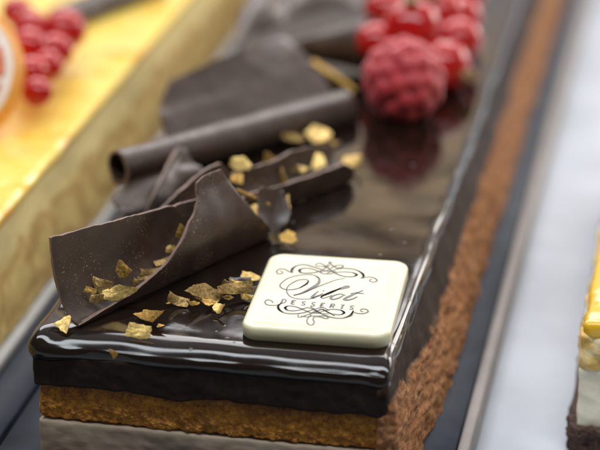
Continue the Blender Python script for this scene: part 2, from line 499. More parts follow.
# ------------------------------------------------------------------ chocolate cake
cake = empty('chocolate_cake', (WD / 2, 18, -2.6), 'long chocolate cake bar with shiny dark glaze, amber sponge and crumb coated flank', 'cake')
YB = 40.0
def glaze_disp(q, n):
    x, y, z = q
    d = np.zeros(3)
    rim = smooth(0.55, 0.0, abs(z)) * 0 + (1 - smooth(0.0, 0.75, min(x, WD - x, y)))
    d[2] += 0.011 * fbm((x, y, 0), 0.55, 2) * (1 if z > -0.3 else 0)
    w = fbm((x * 0.9, y * 0.9, 3.1), 0.8, 2) * (0.6 if n[0] < 0.2 and x < WD - 0.5 else 0.35)
    fr = 0.50 + 0.14 * fbm((x, 0, 6.2), 0.55, 2)
    if n[2] > 0.02 and y < fr: d[2] -= (0.15 + 0.03 * fbm((x, 1, 1), 0.9, 2)) * (1 - max(y, 0) / fr) ** 2.0 * n[2]
    d += n * (0.045 * w * rim)
    # front lip swells and sags unevenly
    if n[1] < -0.2:
        d[1] -= (0.035 + 0.05 * fbm((x, 0.0, z), 1.1, 2)) * math.exp(-((z + 0.34) / 0.14) ** 2)
        pass
    cl = math.exp(-((x - 0.05) ** 2 + (y - 0.05) ** 2) / 0.35)
    d += n * 0.10 * cl * (0.5 + 0.7 * fbm((x, y, z), 1.8, 2))
    cr = math.exp(-((x - WD) ** 2 + (y) ** 2) / 0.3)
    d += n * 0.05 * cr * fbm((x, y, z), 1.6, 2)
    # right rim: broken, grooved edge
    if n[0] > 0.25:
        g = 1 - abs(fbm((z * 4.0, y * 0.45, 1.3), 1.0, 2)) * 2.4
        amp = smooth(6.5, 1.5, y) * 0.035 + 0.008
        d -= n * amp * max(0, g) * smooth(0.75, 0.97, n[0])
        d[0] += 0.04 * fbm((x, y, z), 0.6, 2)
    return d
GX = seg((-0.02, 0.4, 0.028), (0.4, WD - 0.4, 0.10), (WD - 0.4, WD, 0.028))
GY = seg((-0.02, 0.4, 0.028), (0.4, 7, 0.06), (7, 18, 0.12), (18, YB, 1.0))
GZ = seg((-0.56, -0.22, 0.03), (-0.22, 0.0, 0.022))
rbox('glaze', (-0.02, -0.02, -0.56), (WD, YB, 0.0), 0.22, [GX, GY, GZ], [M['glaze']], cake, glaze_disp)
def mousse_disp(q, n):
    x, y, z = q
    return n * 0.03 * fbm(q, 2.5, 3) + np.array([0, 0, (0.05 + 0.10 * fbm((x, 0, 2), 0.9, 3)) * smooth(-0.5, -1.12, z)])
SX = seg((0.03, WD - 0.03, 0.05))
SY = seg((-0.035, 0.3, 0.06), (0.3, 2, 0.4), (2, YB - 0.1, 3))
rbox('mousse_layer', (0.03, -0.035, -1.12), (WD - 0.03, YB - 0.1, -0.38), 0.05, [SX, SY, seg((-1.12, -0.38, 0.04))], [M['mousse']], cake, mousse_disp)
def sponge_disp(q, n):
    if q[1] > 1.5: return np.zeros(3)
    return n * (0.045 * fbm(q, 6, 3) + 0.04 * fbm(q, 2, 2) - 0.09 * max(0, 0.32 - noise.voronoi(Vector(q) * 5.0)[0][0]) - 0.01)
SX2 = seg((0.10, WD - 0.05, 0.03)); SY2 = seg((0.06, 0.3, 0.05), (0.3, 2, 0.4), (2, YB - 0.1, 3))
rbox('sponge_layer', (0.10, 0.06, -1.80), (WD - 0.05, YB - 0.1, -1.0), 0.05, [SX2, SY2, seg((-1.80, -1.0, 0.03))], [M['sponge']], cake, sponge_disp)
def base_disp(q, n):
    if q[1] > 1.5: return np.zeros(3)
    return n * (0.015 * fbm((q[0], q[1], q[2] * 2), 4, 3) + 0.03 * fbm((q[0], q[1], q[2] * 1.5), 1.0, 2))
rbox('base_layer', (0.06, 0.03, -2.6), (WD - 0.02, YB - 0.1, -1.82), 0.05, [SX2[:1] and seg((0.06, WD - 0.02, 0.05)), seg((0.03, 0.3, 0.06), (0.3, 2, 0.4), (2, YB - 0.1, 3)), seg((-2.6, -1.82, 0.06))], [M['base']], cake, base_disp)

# crumb coated right flank
ys = seg((0.02, 4.5, 0.03), (4.5, 7, 0.06), (7, 14, 0.12), (14, YB - 0.1, 0.6)); vs = np.linspace(0, 1, 72)
V, Fc, mask = [], [], []
ny, nv = len(ys), len(vs)
for y in ys:
    zb = -1.12 + 0.30 * smooth(2.6, 0.2, y) + (0.10 + 0.14 * smooth(4, 0.5, y)) * fbm((y, 4.4, 0), 1.6, 3)
    for v in vs:
        z = -0.26 - 2.36 * v
        x = WD - 0.02 + (0.24 * smooth(0, 0.42, v) + 0.34 * smooth(0.3, 1.0, v)) * (0.45 + 0.55 * smooth(-0.5, 5.0, y))
        p = (x, y, z)
        pq = (x, y * 0.42, z)
        k = smooth(zb + 0.07, zb - 0.07, z + (0.14 + 0.12 * smooth(4, 0.5, y)) * fbm(pq, 3.0, 3))
        near = smooth(5.5, 1.0, y)
        vr = noise.voronoi(Vector(pq) * 7.0)[0]
        x += k * (0.05 * fbm(pq, 3.5, 3) + (0.10 + 0.05 * fbm(p, 1.3, 2)) * (0.45 - vr[0]) + 0.06 * max(0, fbm(p, 3.1, 2)) * (0.4 - noise.voronoi(Vector(pq) * 4.0)[0][0]) + 0.025 * fbm(pq, 11, 2)) + 0.03 * k
        x += (1 - k) * near * (0.05 * fbm(pq, 1.6, 3) + 0.018 * (0.4 - vr[0]) - 0.02)
        x += 0.05 * fbm((0, y, z), 0.9, 2)
        V.append((x, y - (0.03 * fbm(p, 9, 2) if y < 0.1 else 0), z)); mask.append(k)
for y in ys:
    for v in vs:
        V.append((WD - 0.25, y, -0.26 - 2.36 * v)); mask.append(0.8 if v > 0.3 else 0.1)
o_ = ny * nv
for i in range(ny - 1):
    for j in range(nv - 1):
        a, b, c, d = i * nv + j, (i + 1) * nv + j, (i + 1) * nv + j + 1, i * nv + j + 1
        Fc += [(a, b, c, d), (o_ + d, o_ + c, o_ + b, o_ + a)]
for i in range(ny - 1):
    Fc.append((i * nv, o_ + i * nv, o_ + (i + 1) * nv, (i + 1) * nv))
    j = nv - 1; Fc.append((i * nv + j, (i + 1) * nv + j, o_ + (i + 1) * nv + j, o_ + i * nv + j))
capc = [[j for j in range(nv)]]
for m_ in range(1, 8):
    row = []
    for j in range(nv):
        a, b = np.array(V[j]), np.array(V[o_ + j]); p = a + (b - a) * m_ / 8
        edge = min(1, j / 4, (nv - 1 - j) / 4)
        p[1] -= edge * (0.10 * (0.5 - noise.voronoi(Vector(p) * 6.5)[0][0]) + 0.05 + 0.05 * fbm(p, 3, 2))
        row.append(len(V)); V.append(tuple(p)); mask.append(mask[j])
    capc.append(row)
capc.append([o_ + j for j in range(nv)])
for m_ in range(8):
    for j in range(nv - 1):
        Fc.append((capc[m_][j], capc[m_][j + 1], capc[m_ + 1][j + 1], capc[m_ + 1][j]))
for j in range(nv - 1):
    i = (ny - 1) * nv
    Fc.append((i + j, o_ + i + j, o_ + i + j + 1, i + j + 1))
cc = mesh('crumb_coat', V, Fc, [M['side']], cake, sharp=None)
att = cc.data.attributes.new('crumb', 'FLOAT', 'POINT')
att.data.foreach_set('value', mask)

# ------------------------------------------------------------------ white chocolate plaque
PX, PY, PR, PA, PTH = 5.2575, 2.2605, 0.04398, 1.2025, 0.28
def pl(u, v, z=0.0):
    c, s = math.cos(PR), math.sin(PR)
    return np.array([PX + c * u - s * v, PY + s * u + c * v, z])
plq = empty('chocolate_plaque', (PX, PY, 0.0), 'ivory rounded square plaque printed with a dark script name and flourishes', 'plaque')
hw, hd, rc, rb = 1.4, 1.4 * PA, 0.32, 0.07
def outline(inset, n=10):
    pts = []
    for (cx, cy, a0) in ((hw - rc, hd - rc, 0), (-hw + rc, hd - rc, 90), (-hw + rc, -hd + rc, 180), (hw - rc, -hd + rc, 270)):
        for k in range(n + 1):
            a = math.radians(a0 + 90 * k / n)
            pts.append((cx + (rc - inset) * math.cos(a), cy + (rc - inset) * math.sin(a)))
    return pts
V, Fc = [], []
prof = [(0.03, 0.0), (0.0, 0.04)] + [(rb * (1 - math.cos(math.radians(a))), PTH - rb + rb * math.sin(math.radians(a))) for a in (0, 22, 45, 68, 90)] + [(0.14, PTH - 0.002), (0.25, PTH - 0.012), (0.32 - 1e-3, PTH - 0.016)]
for ins, z in prof:
    for (u, v) in outline(ins):
        V.append(pl(u, v, z + 0.006 + 0.004 * fbm((u, v, 5), 1.2, 2)))
nn = len(outline(0))
for i in range(len(prof) - 1):
    for k in range(nn):
        Fc.append((i * nn + k, i * nn + (k + 1) % nn, (i + 1) * nn + (k + 1) % nn, (i + 1) * nn + k))
Fc.append(tuple(range(nn))[::-1])
Fc.append(tuple((len(prof) - 1) * nn + k for k in range(nn)))
mesh('plaque_slab', V, Fc, [M['plaque']], plq, sharp=45)
# the print: every stroke is a thin raised ribbon of cocoa print
def uv_of(px, py):
    p = onz(px, py, PTH)
    c, s = math.cos(PR), math.sin(PR); x, y = p[0] - PX, p[1] - PY
    return (c * x + s * y, -s * x + c * y)
def ribbons(name, strokes, zt):
    V, Fc = [], []
    for pts, w0, w1 in strokes:
        P = [uv_of(*p) for p in pts]
        n = max(8, len(P) * 7)
        C = catmull(P, n)
        o = len(V)
        for i, c in enumerate(C):
            t = C[min(i + 1, n - 1)] - C[max(i - 1, 0)]; t /= max(np.linalg.norm(t), 1e-9)
            nr = np.array([-t[1], t[0]])
            q = i / (n - 1)
            w = 1.12 * w0 + (w1 * 0.98 - w0) * math.sin(math.pi * q) ** 1.5
            for sgn, dz in ((-1, 0), (-1, 0.006), (1, 0.006), (1, 0)):
                a = c + nr * sgn * w / 2
                V.append(pl(a[0], a[1], zt + dz))
        for i in range(n - 1):
            for k in range(3):
                Fc.append((o + i * 4 + k, o + (i + 1) * 4 + k, o + (i + 1) * 4 + k + 1, o + i * 4 + k + 1))
    return mesh(name, V, Fc, [M['ink']], plq, sharp=None, smooth=False, fix=True)
def z5(*P): return [(270 + x / 5, 250 + y / 5) for x, y in P]
def z1(*P): return [(260 + x / 8.571, 250 + y / 8.571) for x, y in P]
def z3(*P): return [(260 + x / 8.571, 285 + y / 8.571) for x, y in P]
def z4(*P): return [(315 + x / 8.571, 285 + y / 8.571) for x, y in P]
TH_, TK = 0.018, 0.055
ZP = PTH - 0.010
top = [
    (z1((280, 190), (265, 180), (290, 145), (340, 125), (400, 125), (470, 145), (530, 165), (600, 182), (650, 180)), 0.022, 0.034),
    (z1((283, 192), (272, 180), (284, 152), (310, 135)), 0.02, 0.06),
    (z1((283, 190), (250, 182), (215, 163), (170, 160), (142, 180), (155, 200), (190, 198), (195, 185), (175, 180)), 0.02, 0.03),
    (z1((600, 130), (560, 152), (520, 175), (470, 190), (400, 195), (350, 190), (335, 170), (370, 155), (430, 155), (490, 175), (530, 195), (560, 202), (600, 185)), 0.02, 0.034),
    (z1((352, 190), (338, 172), (360, 157)), 0.02, 0.055),
    (z5((275, 117), (300, 118), (326, 111), (366, 108), (413, 111), (434, 122), (419, 131), (378, 131), (343, 122), (308, 102), (279, 79), (250, 64), (232, 68), (230, 76), (250, 80), (275, 82)), 0.02, 0.034),
    (z5((413, 111), (434, 122), (419, 131)), 0.02, 0.055),
    (z5((275, 85), (299, 64), (323, 50), (314, 40), (300, 42), (296, 58), (314, 76), (337, 88), (366, 82), (361, 75), (337, 75), (314, 84), (285, 101), (250, 108)), 0.02, 0.03),
    (z5((300, 105), (320, 98), (345, 92), (378, 90), (425, 96), (460, 114), (468, 131), (454, 140)), 0.022, 0.036),
    (z5((440, 102), (460, 114), (468, 131), (454, 140)), 0.02, 0.06),
    (z5((456, 139), (470, 138), (489, 133), (518, 137), (535, 149), (524, 158), (504, 156), (498, 149), (510, 143)), 0.02, 0.03),
]
word = [
    (z1((470, 405), (420, 416), (320, 415), (255, 392), (228, 345), (248, 300), (320, 258), (390, 250), (415, 265), (395, 290), (330, 325), (245, 338), (185, 322), (175, 290), (245, 237), (360, 210), (455, 211), (506, 240)), TH_, 0.028),
    (z1((480, 220), (508, 245), (498, 285), (440, 325), (360, 365), (288, 386)), 0.026, 0.075),
    (z1((288, 386), (360, 370), (430, 340), (500, 310), (600, 272), (664, 250), (729, 240)), 0.018, 0.026),
    (z1((415, 262), (398, 288), (340, 322)), 0.02, 0.05),
    (z1((500, 350), (470, 375), (445, 402), (455, 408), (500, 388), (540, 370)), 0.024, 0.055),
    (z1((540, 345), (550, 347)), 0.04, 0.06),
    (z4((-5, 98), (60, 85), (150, 48), (240, 28), (290, 15), (275, 5), (225, 22), (130, 65), (65, 92), (52, 106), (75, 110), (120, 95), (145, 85)), 0.02, 0.045),
    (z4((225, 22), (130, 65), (65, 92), (52, 106)), 0.025, 0.06),
    (z4((250, 82), (215, 74), (160, 88), (135, 108), (155, 120), (205, 108), (245, 85), (262, 84)), 0.022, 0.05),
    (z4((410, 44), (370, 60), (320, 82), (265, 108), (252, 122), (280, 126), (325, 115), (362, 98)), 0.024, 0.06),
    (z4((305, 70), (350, 66), (418, 70)), 0.022, 0.032),
]
bot = [
    (z3((110, 150), (105, 138), (90, 128), (60, 125), (42, 145), (60, 165), (110, 172), (150, 168), (185, 152)), 0.02, 0.03),
    (z3((185, 152), (158, 172), (160, 203), (200, 233), (280, 243), (370, 235), (440, 212), (490, 198), (540, 190), (590, 215)), 0.022, 0.036),
    (z3((180, 155), (156, 180), (166, 210), (200, 232)), 0.022, 0.062),
    (z3((590, 245), (520, 240), (440, 235), (380, 212), (340, 195), (290, 180), (240, 177), (215, 192), (232, 212), (290, 218), (350, 208), (400, 192), (440, 198), (490, 225), (520, 240)), 0.02, 0.034),
    (z3((236, 178), (216, 192), (236, 212)), 0.02, 0.055),
    (z3((330, 250), (325, 268), (350, 272), (395, 255), (440, 240), (480, 222), (520, 205), (555, 215), (600, 240), (640, 262)), 0.02, 0.03),
    (z3((440, 250), (405, 290), (408, 325), (440, 342), (465, 318), (455, 290), (470, 268), (520, 272), (570, 285), (585, 275), (560, 262), (500, 262), (450, 262), (400, 270), (350, 262)), 0.02, 0.03),
    (z4((-40, 180), (20, 220), (60, 205), (110, 230), (160, 247), (220, 250), (250, 235), (220, 212), (150, 205), (90, 215), (30, 232), (-20, 225)), 0.02, 0.034),
    (z4((222, 212), (250, 235), (222, 250)), 0.02, 0.055),
    (z4((0, 215), (50, 240), (110, 265), (180, 280), (250, 278), (305, 255), (330, 215)), 0.022, 0.036),
    (z4((250, 278), (305, 257), (328, 218)), 0.02, 0.06),
    (z4((318, 225), (370, 240), (420, 240), (455, 225), (440, 205), (400, 203), (392, 218), (415, 227)), 0.02, 0.03),
]
ribbons('printed_flourish', top, ZP)
ribbons('printed_word', word, ZP)
ribbons('printed_flourish', bot, ZP)
GL = {'D': [[(-1, -1), (-1, 1)], [(-1, 1), (0.2, 1), (1, 0.3), (1, -0.3), (0.2, -1), (-1, -1)]],
      'E': [[(-1, -1), (-1, 1)], [(-1, 1), (0.9, 1)], [(-1, 0), (0.5, 0)], [(-1, -1), (0.9, -1)]],
      'S': [[(0.9, 0.75), (0.2, 1), (-0.8, 0.8), (-0.7, 0.25), (0.6, -0.2), (0.9, -0.7), (0, -1), (-0.9, -0.75)]],
      'R': [[(-1, -1), (-1, 1)], [(-1, 1), (0.4, 1), (0.9, 0.5), (0.4, 0.05), (-1, 0)], [(0, 0), (1, -1)]],
      'T': [[(0, -1), (0, 1)], [(-1, 1), (1, 1)]]}
small = []
for ch, (px, py) in zip('DESSERTS', ((283.9, 300.8), (293.8, 301.9), (303.6, 303.0), (313.2, 303.9), (322.9, 304.7), (332.5, 305.6), (342.3, 306.5), (351.7, 307.2))):
    ax = np.array([1.0, 0.085]) * 1.75; ay = np.array([0.45, -1.0]) * 1.85
    for s_ in GL[ch]:
        pts = [tuple(np.array([px, py]) + ax * a + ay * b) for a, b in s_]
        if len(pts) > 4 and ch == 'D': pass
        vert = len(s_) == 2 and s_[0][0] == s_[1][0]
        small.append((pts, 0.034 if vert else 0.018, 0.034 if vert else 0.026))
ribbons('printed_lettering', small, ZP)

# ------------------------------------------------------------------ chocolate curls
CG = 'dark chocolate curls lying on the glazed cake'
def curl(o, label, cat='chocolate curl', group=CG): return tag(o, label, cat, group)

def trough(name, B0, B1, hb, hf, aw=0.6, over=0.28, belly=0.22, th=0.105, ts=None, zl=0.06, seed=0):
    """a curled shaving: its back wall, belly and the front wall that bends over run along a line on the cake"""
    B0, B1 = np.array(B0), np.array(B1)
    d = (B1 - B0)[:2]; d = d / np.linalg.norm(d); n = np.array([-d[1], d[0], 0])
    ts = np.linspace(0, 1, 70) if ts is None else ts
    G = []
    for t in ts:
        b = B0 + (B1 - B0) * t; row = []
        Hb = np.interp(t, *zip(*hb)); Hf = np.interp(t, *zip(*hf))
        for q in np.linspace(1, 0, 22):
            a = aw * (1 - (1 - q) ** 2.0) + 0.05 * q; row.append(b + n * a + np.array([0, 0, zl + Hb * q ** 1.7]))
        for q in np.linspace(0, 1, 26)[1:]:
            z = Hf * q; k = z / 1.75
            a = -belly * math.sin(math.pi * min(1, k * 1.15 + 0.0)) + over * k ** 2
            row.append(b + n * a + np.array([0, 0, zl + z]))
        G.append(row)
    return sheet(name, G, th, seed=seed)

A0, A1 = onz(78, 328, 0), onz(270, 238, 0)
ts = np.unique(np.concatenate([np.linspace(0, 1, 60), np.linspace(0.60, 0.655, 22), np.linspace(0.79, 0.83, 10)]))
curl(trough('chocolate_curl', A0, A1, [(0, 1.62), (0.9, 1.0), (0.96, 0.75), (1, 0.6)],
            [(0, 0.02), (0.24, 0.20), (0.40, 0.54), (0.48, 0.82), (0.54, 1.08), (0.60, 1.26), (0.634, 1.42), (0.655, 1.70), (0.70, 1.77), (0.79, 1.76), (0.825, 1.22), (0.88, 0.76), (0.95, 0.42), (1, 0.05)],
            ts=ts, seed=1),
     'largest front chocolate curl with a pointed flap, holding gold flakes beside the ivory plaque')
E0, E1 = onz(168, 252, 0), onz(352, 182, 0)
curl(trough('chocolate_curl', E0, E1,
            [(0, 0.4), (0.06, 0.62), (0.18, 0.9), (0.28, 1.12), (0.37, 1.18), (0.43, 0.85), (0.55, 0.8), (0.68, 0.78), (0.75, 0.86), (0.9, 0.78), (1, 0.6)],
            [(0, 0.3), (0.42, 0.62), (0.55, 0.55), (0.75, 0.5), (0.93, 0.52), (1.0, 0.3)], aw=0.55, over=0.0, belly=0.10, seed=2),
     'low wavy edged chocolate curl lying behind the pointed flap, with pale gold flakes inside')

# rolled cigar of chocolate
def roll(name, P0, P1, r0, r1, turns, th=0.07, n=60, L=26, phase=0.0, gap=0.06, seed=0, wob=0.0):
    P0, P1 = np.array(P0, float), np.array(P1, float)
    t = P1 - P0; ln = np.linalg.norm(t); t /= ln
    a = np.cross(t, [0, 0, 1.0]); a /= np.linalg.norm(a); b = np.cross(a, t)
    G = []
    for i in range(L):
        u = i / (L - 1); c = P0 + t * ln * u; row = []
        R = r0 + (r1 - r0) * u
        for k in range(n):
            w = phase + 2 * math.pi * turns * k / (n - 1)
            rr = R - gap * (turns * k / (n - 1)) + wob * fbm((u * ln, 0, seed), 0.7, 2)
            row.append(c + (a * math.cos(w) + b * math.sin(w)) * rr)
        G.append(row)
    return sheet(name, G, th, seed=seed)
RL, RR = ony(118, 168, 7.0), ony(345, 110, 12.3)
curl(roll('chocolate_curl', RL, RR, 0.40, 0.50, 1.55, phase=-2.2, seed=3, wob=0.03),
     'long rolled chocolate cigar lying across the curls, its open end over the yellow cake')

def P(*q): return [ony(*a) for a in q]
curl(sheet('chocolate_curl', coons(P((168, 150, 10.0), (250, 128, 11.6), (336, 100, 13.2)), P((168, 82, 11.5), (205, 65, 12.4), (240, 50, 13.3), (284, 37, 14.5)),
     P((168, 150, 10.0), (161, 120, 10.5), (160, 106, 10.85), (168, 82, 11.5)), P((336, 100, 13.2), (322, 76, 13.7), (302, 52, 14.15), (284, 37, 14.5)), 40, 28, bulge=-0.12, lin='tb'), 0.11, seed=4),
     'broad upright chocolate sheet with a straight top edge, standing behind the rolled cigar')
curl(sheet('chocolate_curl', coons(P((140, 224, 5.6), (170, 214, 6.6), (212, 196, 7.8)), P((178, 147, 7.6), (181, 146, 7.7), (184, 149, 7.75)),
     P((140, 224, 5.6), (153, 195, 5.9), (166, 168, 6.8), (178, 147, 7.6)), P((212, 196, 7.8), (206, 172, 7.5), (194, 164, 7.6), (184, 149, 7.75)), 26, 30, bulge=-0.12), 0.08, seed=5),
     'upright chocolate shard tapering to a sharp point, in front of the rolled cigar')
curl(sheet('chocolate_curl', coons(P((122, 217, 5.9), (140, 222, 6.0), (160, 218, 6.5)), P((134, 180, 6.9), (160, 172, 7.5), (190, 165, 8.2)),
     P((122, 217, 5.9), (120, 209, 6.0), (112, 200, 6.2), (124, 188, 6.6), (134, 180, 6.9)), P((160, 218, 6.5), (175, 195, 7.2), (190, 165, 8.2)), 22, 22, bulge=0.12), 0.09, seed=6),
     'dark chocolate piece under the rolled cigar, its torn end over the cake edge')
curl(sheet('chocolate_curl', coons(P((262, 232, 4.9), (270, 236, 5.0), (277, 233, 5.2)), P((258, 191, 5.3), (262, 187, 5.4), (282, 190, 5.8)),
     P((262, 232, 4.9), (258, 212, 5.1), (258, 191, 5.3)), P((277, 233, 5.2), (287, 222, 5.4), (291, 211, 5.6), (282, 190, 5.8)), 25, 27, bulge=-0.10, lin=True), 0.06, seed=7),
     'small six sided chocolate shard standing at the right end of the largest curl')
curl(roll('chocolate_curl', onz(287, 47, 0.45), onz(372, 44, 0.78), 0.16, 0.74, 1.25, phase=-0.9, seed=8, gap=0.05, wob=0.04),
     'smooth rounded chocolate curl lying beside the raspberry and red currants')
curl(sheet('chocolate_curl', coons(P((236, 44, 15.6), (258, 34, 16.5), (282, 24, 17.2)), P((246, 2, 17.4), (264, -14, 18.6), (284, -10, 18.9)),
     P((236, 44, 15.6), (238, 22, 16.6), (246, 2, 17.4)), P((282, 24, 17.2), (290, 8, 18.1), (284, -10, 18.9)), 24, 20, bulge=0.40), 0.09, seed=9),
     'blurred rounded chocolate curl behind the broad upright sheet, nearest the yellow cake')
curl(sheet('chocolate_curl', coons(P((286, 22, 17.6), (320, 12, 18.4), (362, 6, 19.0)), P((280, -6, 18.8), (320, -22, 20.0), (360, -26, 20.8)),
     P((286, 22, 17.6), (280, -6, 18.8)), P((362, 6, 19.0), (360, -26, 20.8)), 20, 16, bulge=0.3), 0.08, seed=10),
     'blurred pale grey chocolate curl at the very back, above the rounded curl')
curl(tube('chocolate_stick', P((311, 63, 14.0), (325, 72, 13.9), (340, 81, 13.8), (354, 92, 13.7)), [0.13, 0.125, 0.12, 0.11], [M['gold']]),
     'thin gold dusted chocolate stick pointing towards the raspberry', 'chocolate stick', 'thin gold sticks among the curls')
curl(tube('chocolate_stick', P((236, 190, 5.2), (252, 197, 5.3), (269, 205, 5.4)), [0.045, 0.05, 0.04], [M['gold']], n=7),
     'thin bronze chocolate stick behind the pointed flap of the largest curl', 'chocolate stick', 'thin gold sticks among the curls')

# ------------------------------------------------------------------ gold flakes
FG = 'gold flakes scattered on the cake and in the curls'
def flake(px, py, z, w, h, label, mtl='gold', yaw=0.0, tilt=0.0, roll_=0.0, sides=5, th=0.07, bend=0.1, seed=0, shape=None):
    """an irregular broken leaf; w and h in cm, tilt stands it up towards the lens side"""
    rnd = random.Random(seed + 17)
    c = onz(px, py, z)
    if shape is None:
        angs = sorted((k + rnd.uniform(-0.28, 0.28)) * 2 * math.pi / sides for k in range(sides))
        shape = [(math.cos(a) * rnd.uniform(0.8, 1.1), math.sin(a) * rnd.uniform(0.8, 1.1)) for a in angs]
    # densify the outline with small nicks
    pts = []
    shape = [(x + rnd.uniform(-.2, .2), y + rnd.uniform(-.25, .25)) for x, y in shape]
    if len(shape) == 4 and rnd.random() < 0.7:      # broken-off corner
        k = rnd.randrange(4); a, b, c2 = (np.array(shape[(k + j) % 4]) for j in (-1, 0, 1))
        shape[k:k + 1] = [tuple(b + (a - b) * rnd.uniform(.2, .5)), tuple(b + (c2 - b) * rnd.uniform(.2, .6))]
    m_ = len(shape)
    for i in range(m_):
        a, b = np.array(shape[i]), np.array(shape[(i + 1) % m_])
        for k in range(5):
            p = a + (b - a) * k / 5
            if k: p = p + np.array([rnd.uniform(-1, 1), rnd.uniform(-1, 1)]) * 0.07
            pts.append(p)
    rings = [1.0, 0.72, 0.4]
    rot = Matrix.Rotation(yaw, 3, 'Z') @ Matrix.Rotation(tilt, 3, 'X') @ Matrix.Rotation(roll_, 3, 'Y')
    V, Fc = [], []
    n = len(pts)
    for sgn in (1, -1):
        for s in rings:
            for p in pts:
                x, y = p[0] * s * w / 2, p[1] * s * h / 2
                zz = bend * (p[0] * s) ** 2 * w + sgn * th / 2 * (0.75 if s == 1.0 else 1.0) + 0.02 * fbm((x + seed, y, sgn), 5, 2)
                V.append(c + np.array(rot @ Vector((x, y, zz))))
        V.append(c + np.array(rot @ Vector((0, 0, sgn * th / 2))))
    st = n * len(rings) + 1
    for si, base in ((0, 0), (1, st)):
        for r in range(len(rings) - 1):
            for k in range(n):
                f = (base + r * n + k, base + r * n + (k + 1) % n, base + (r + 1) * n + (k + 1) % n, base + (r + 1) * n + k)
                Fc.append(f if si == 0 else f[::-1])
        for k in range(n):
            f = (base + 2 * n + k, base + 2 * n + (k + 1) % n, base + 3 * n)
            Fc.append(f if si == 0 else f[::-1])
    for k in range(n):
        Fc.append((k, st + k, st + (k + 1) % n, (k + 1) % n))
    o = mesh('gold_flake', V, Fc, [M[mtl]], sharp=35)
    return tag(o, label, 'gold flake', FG)

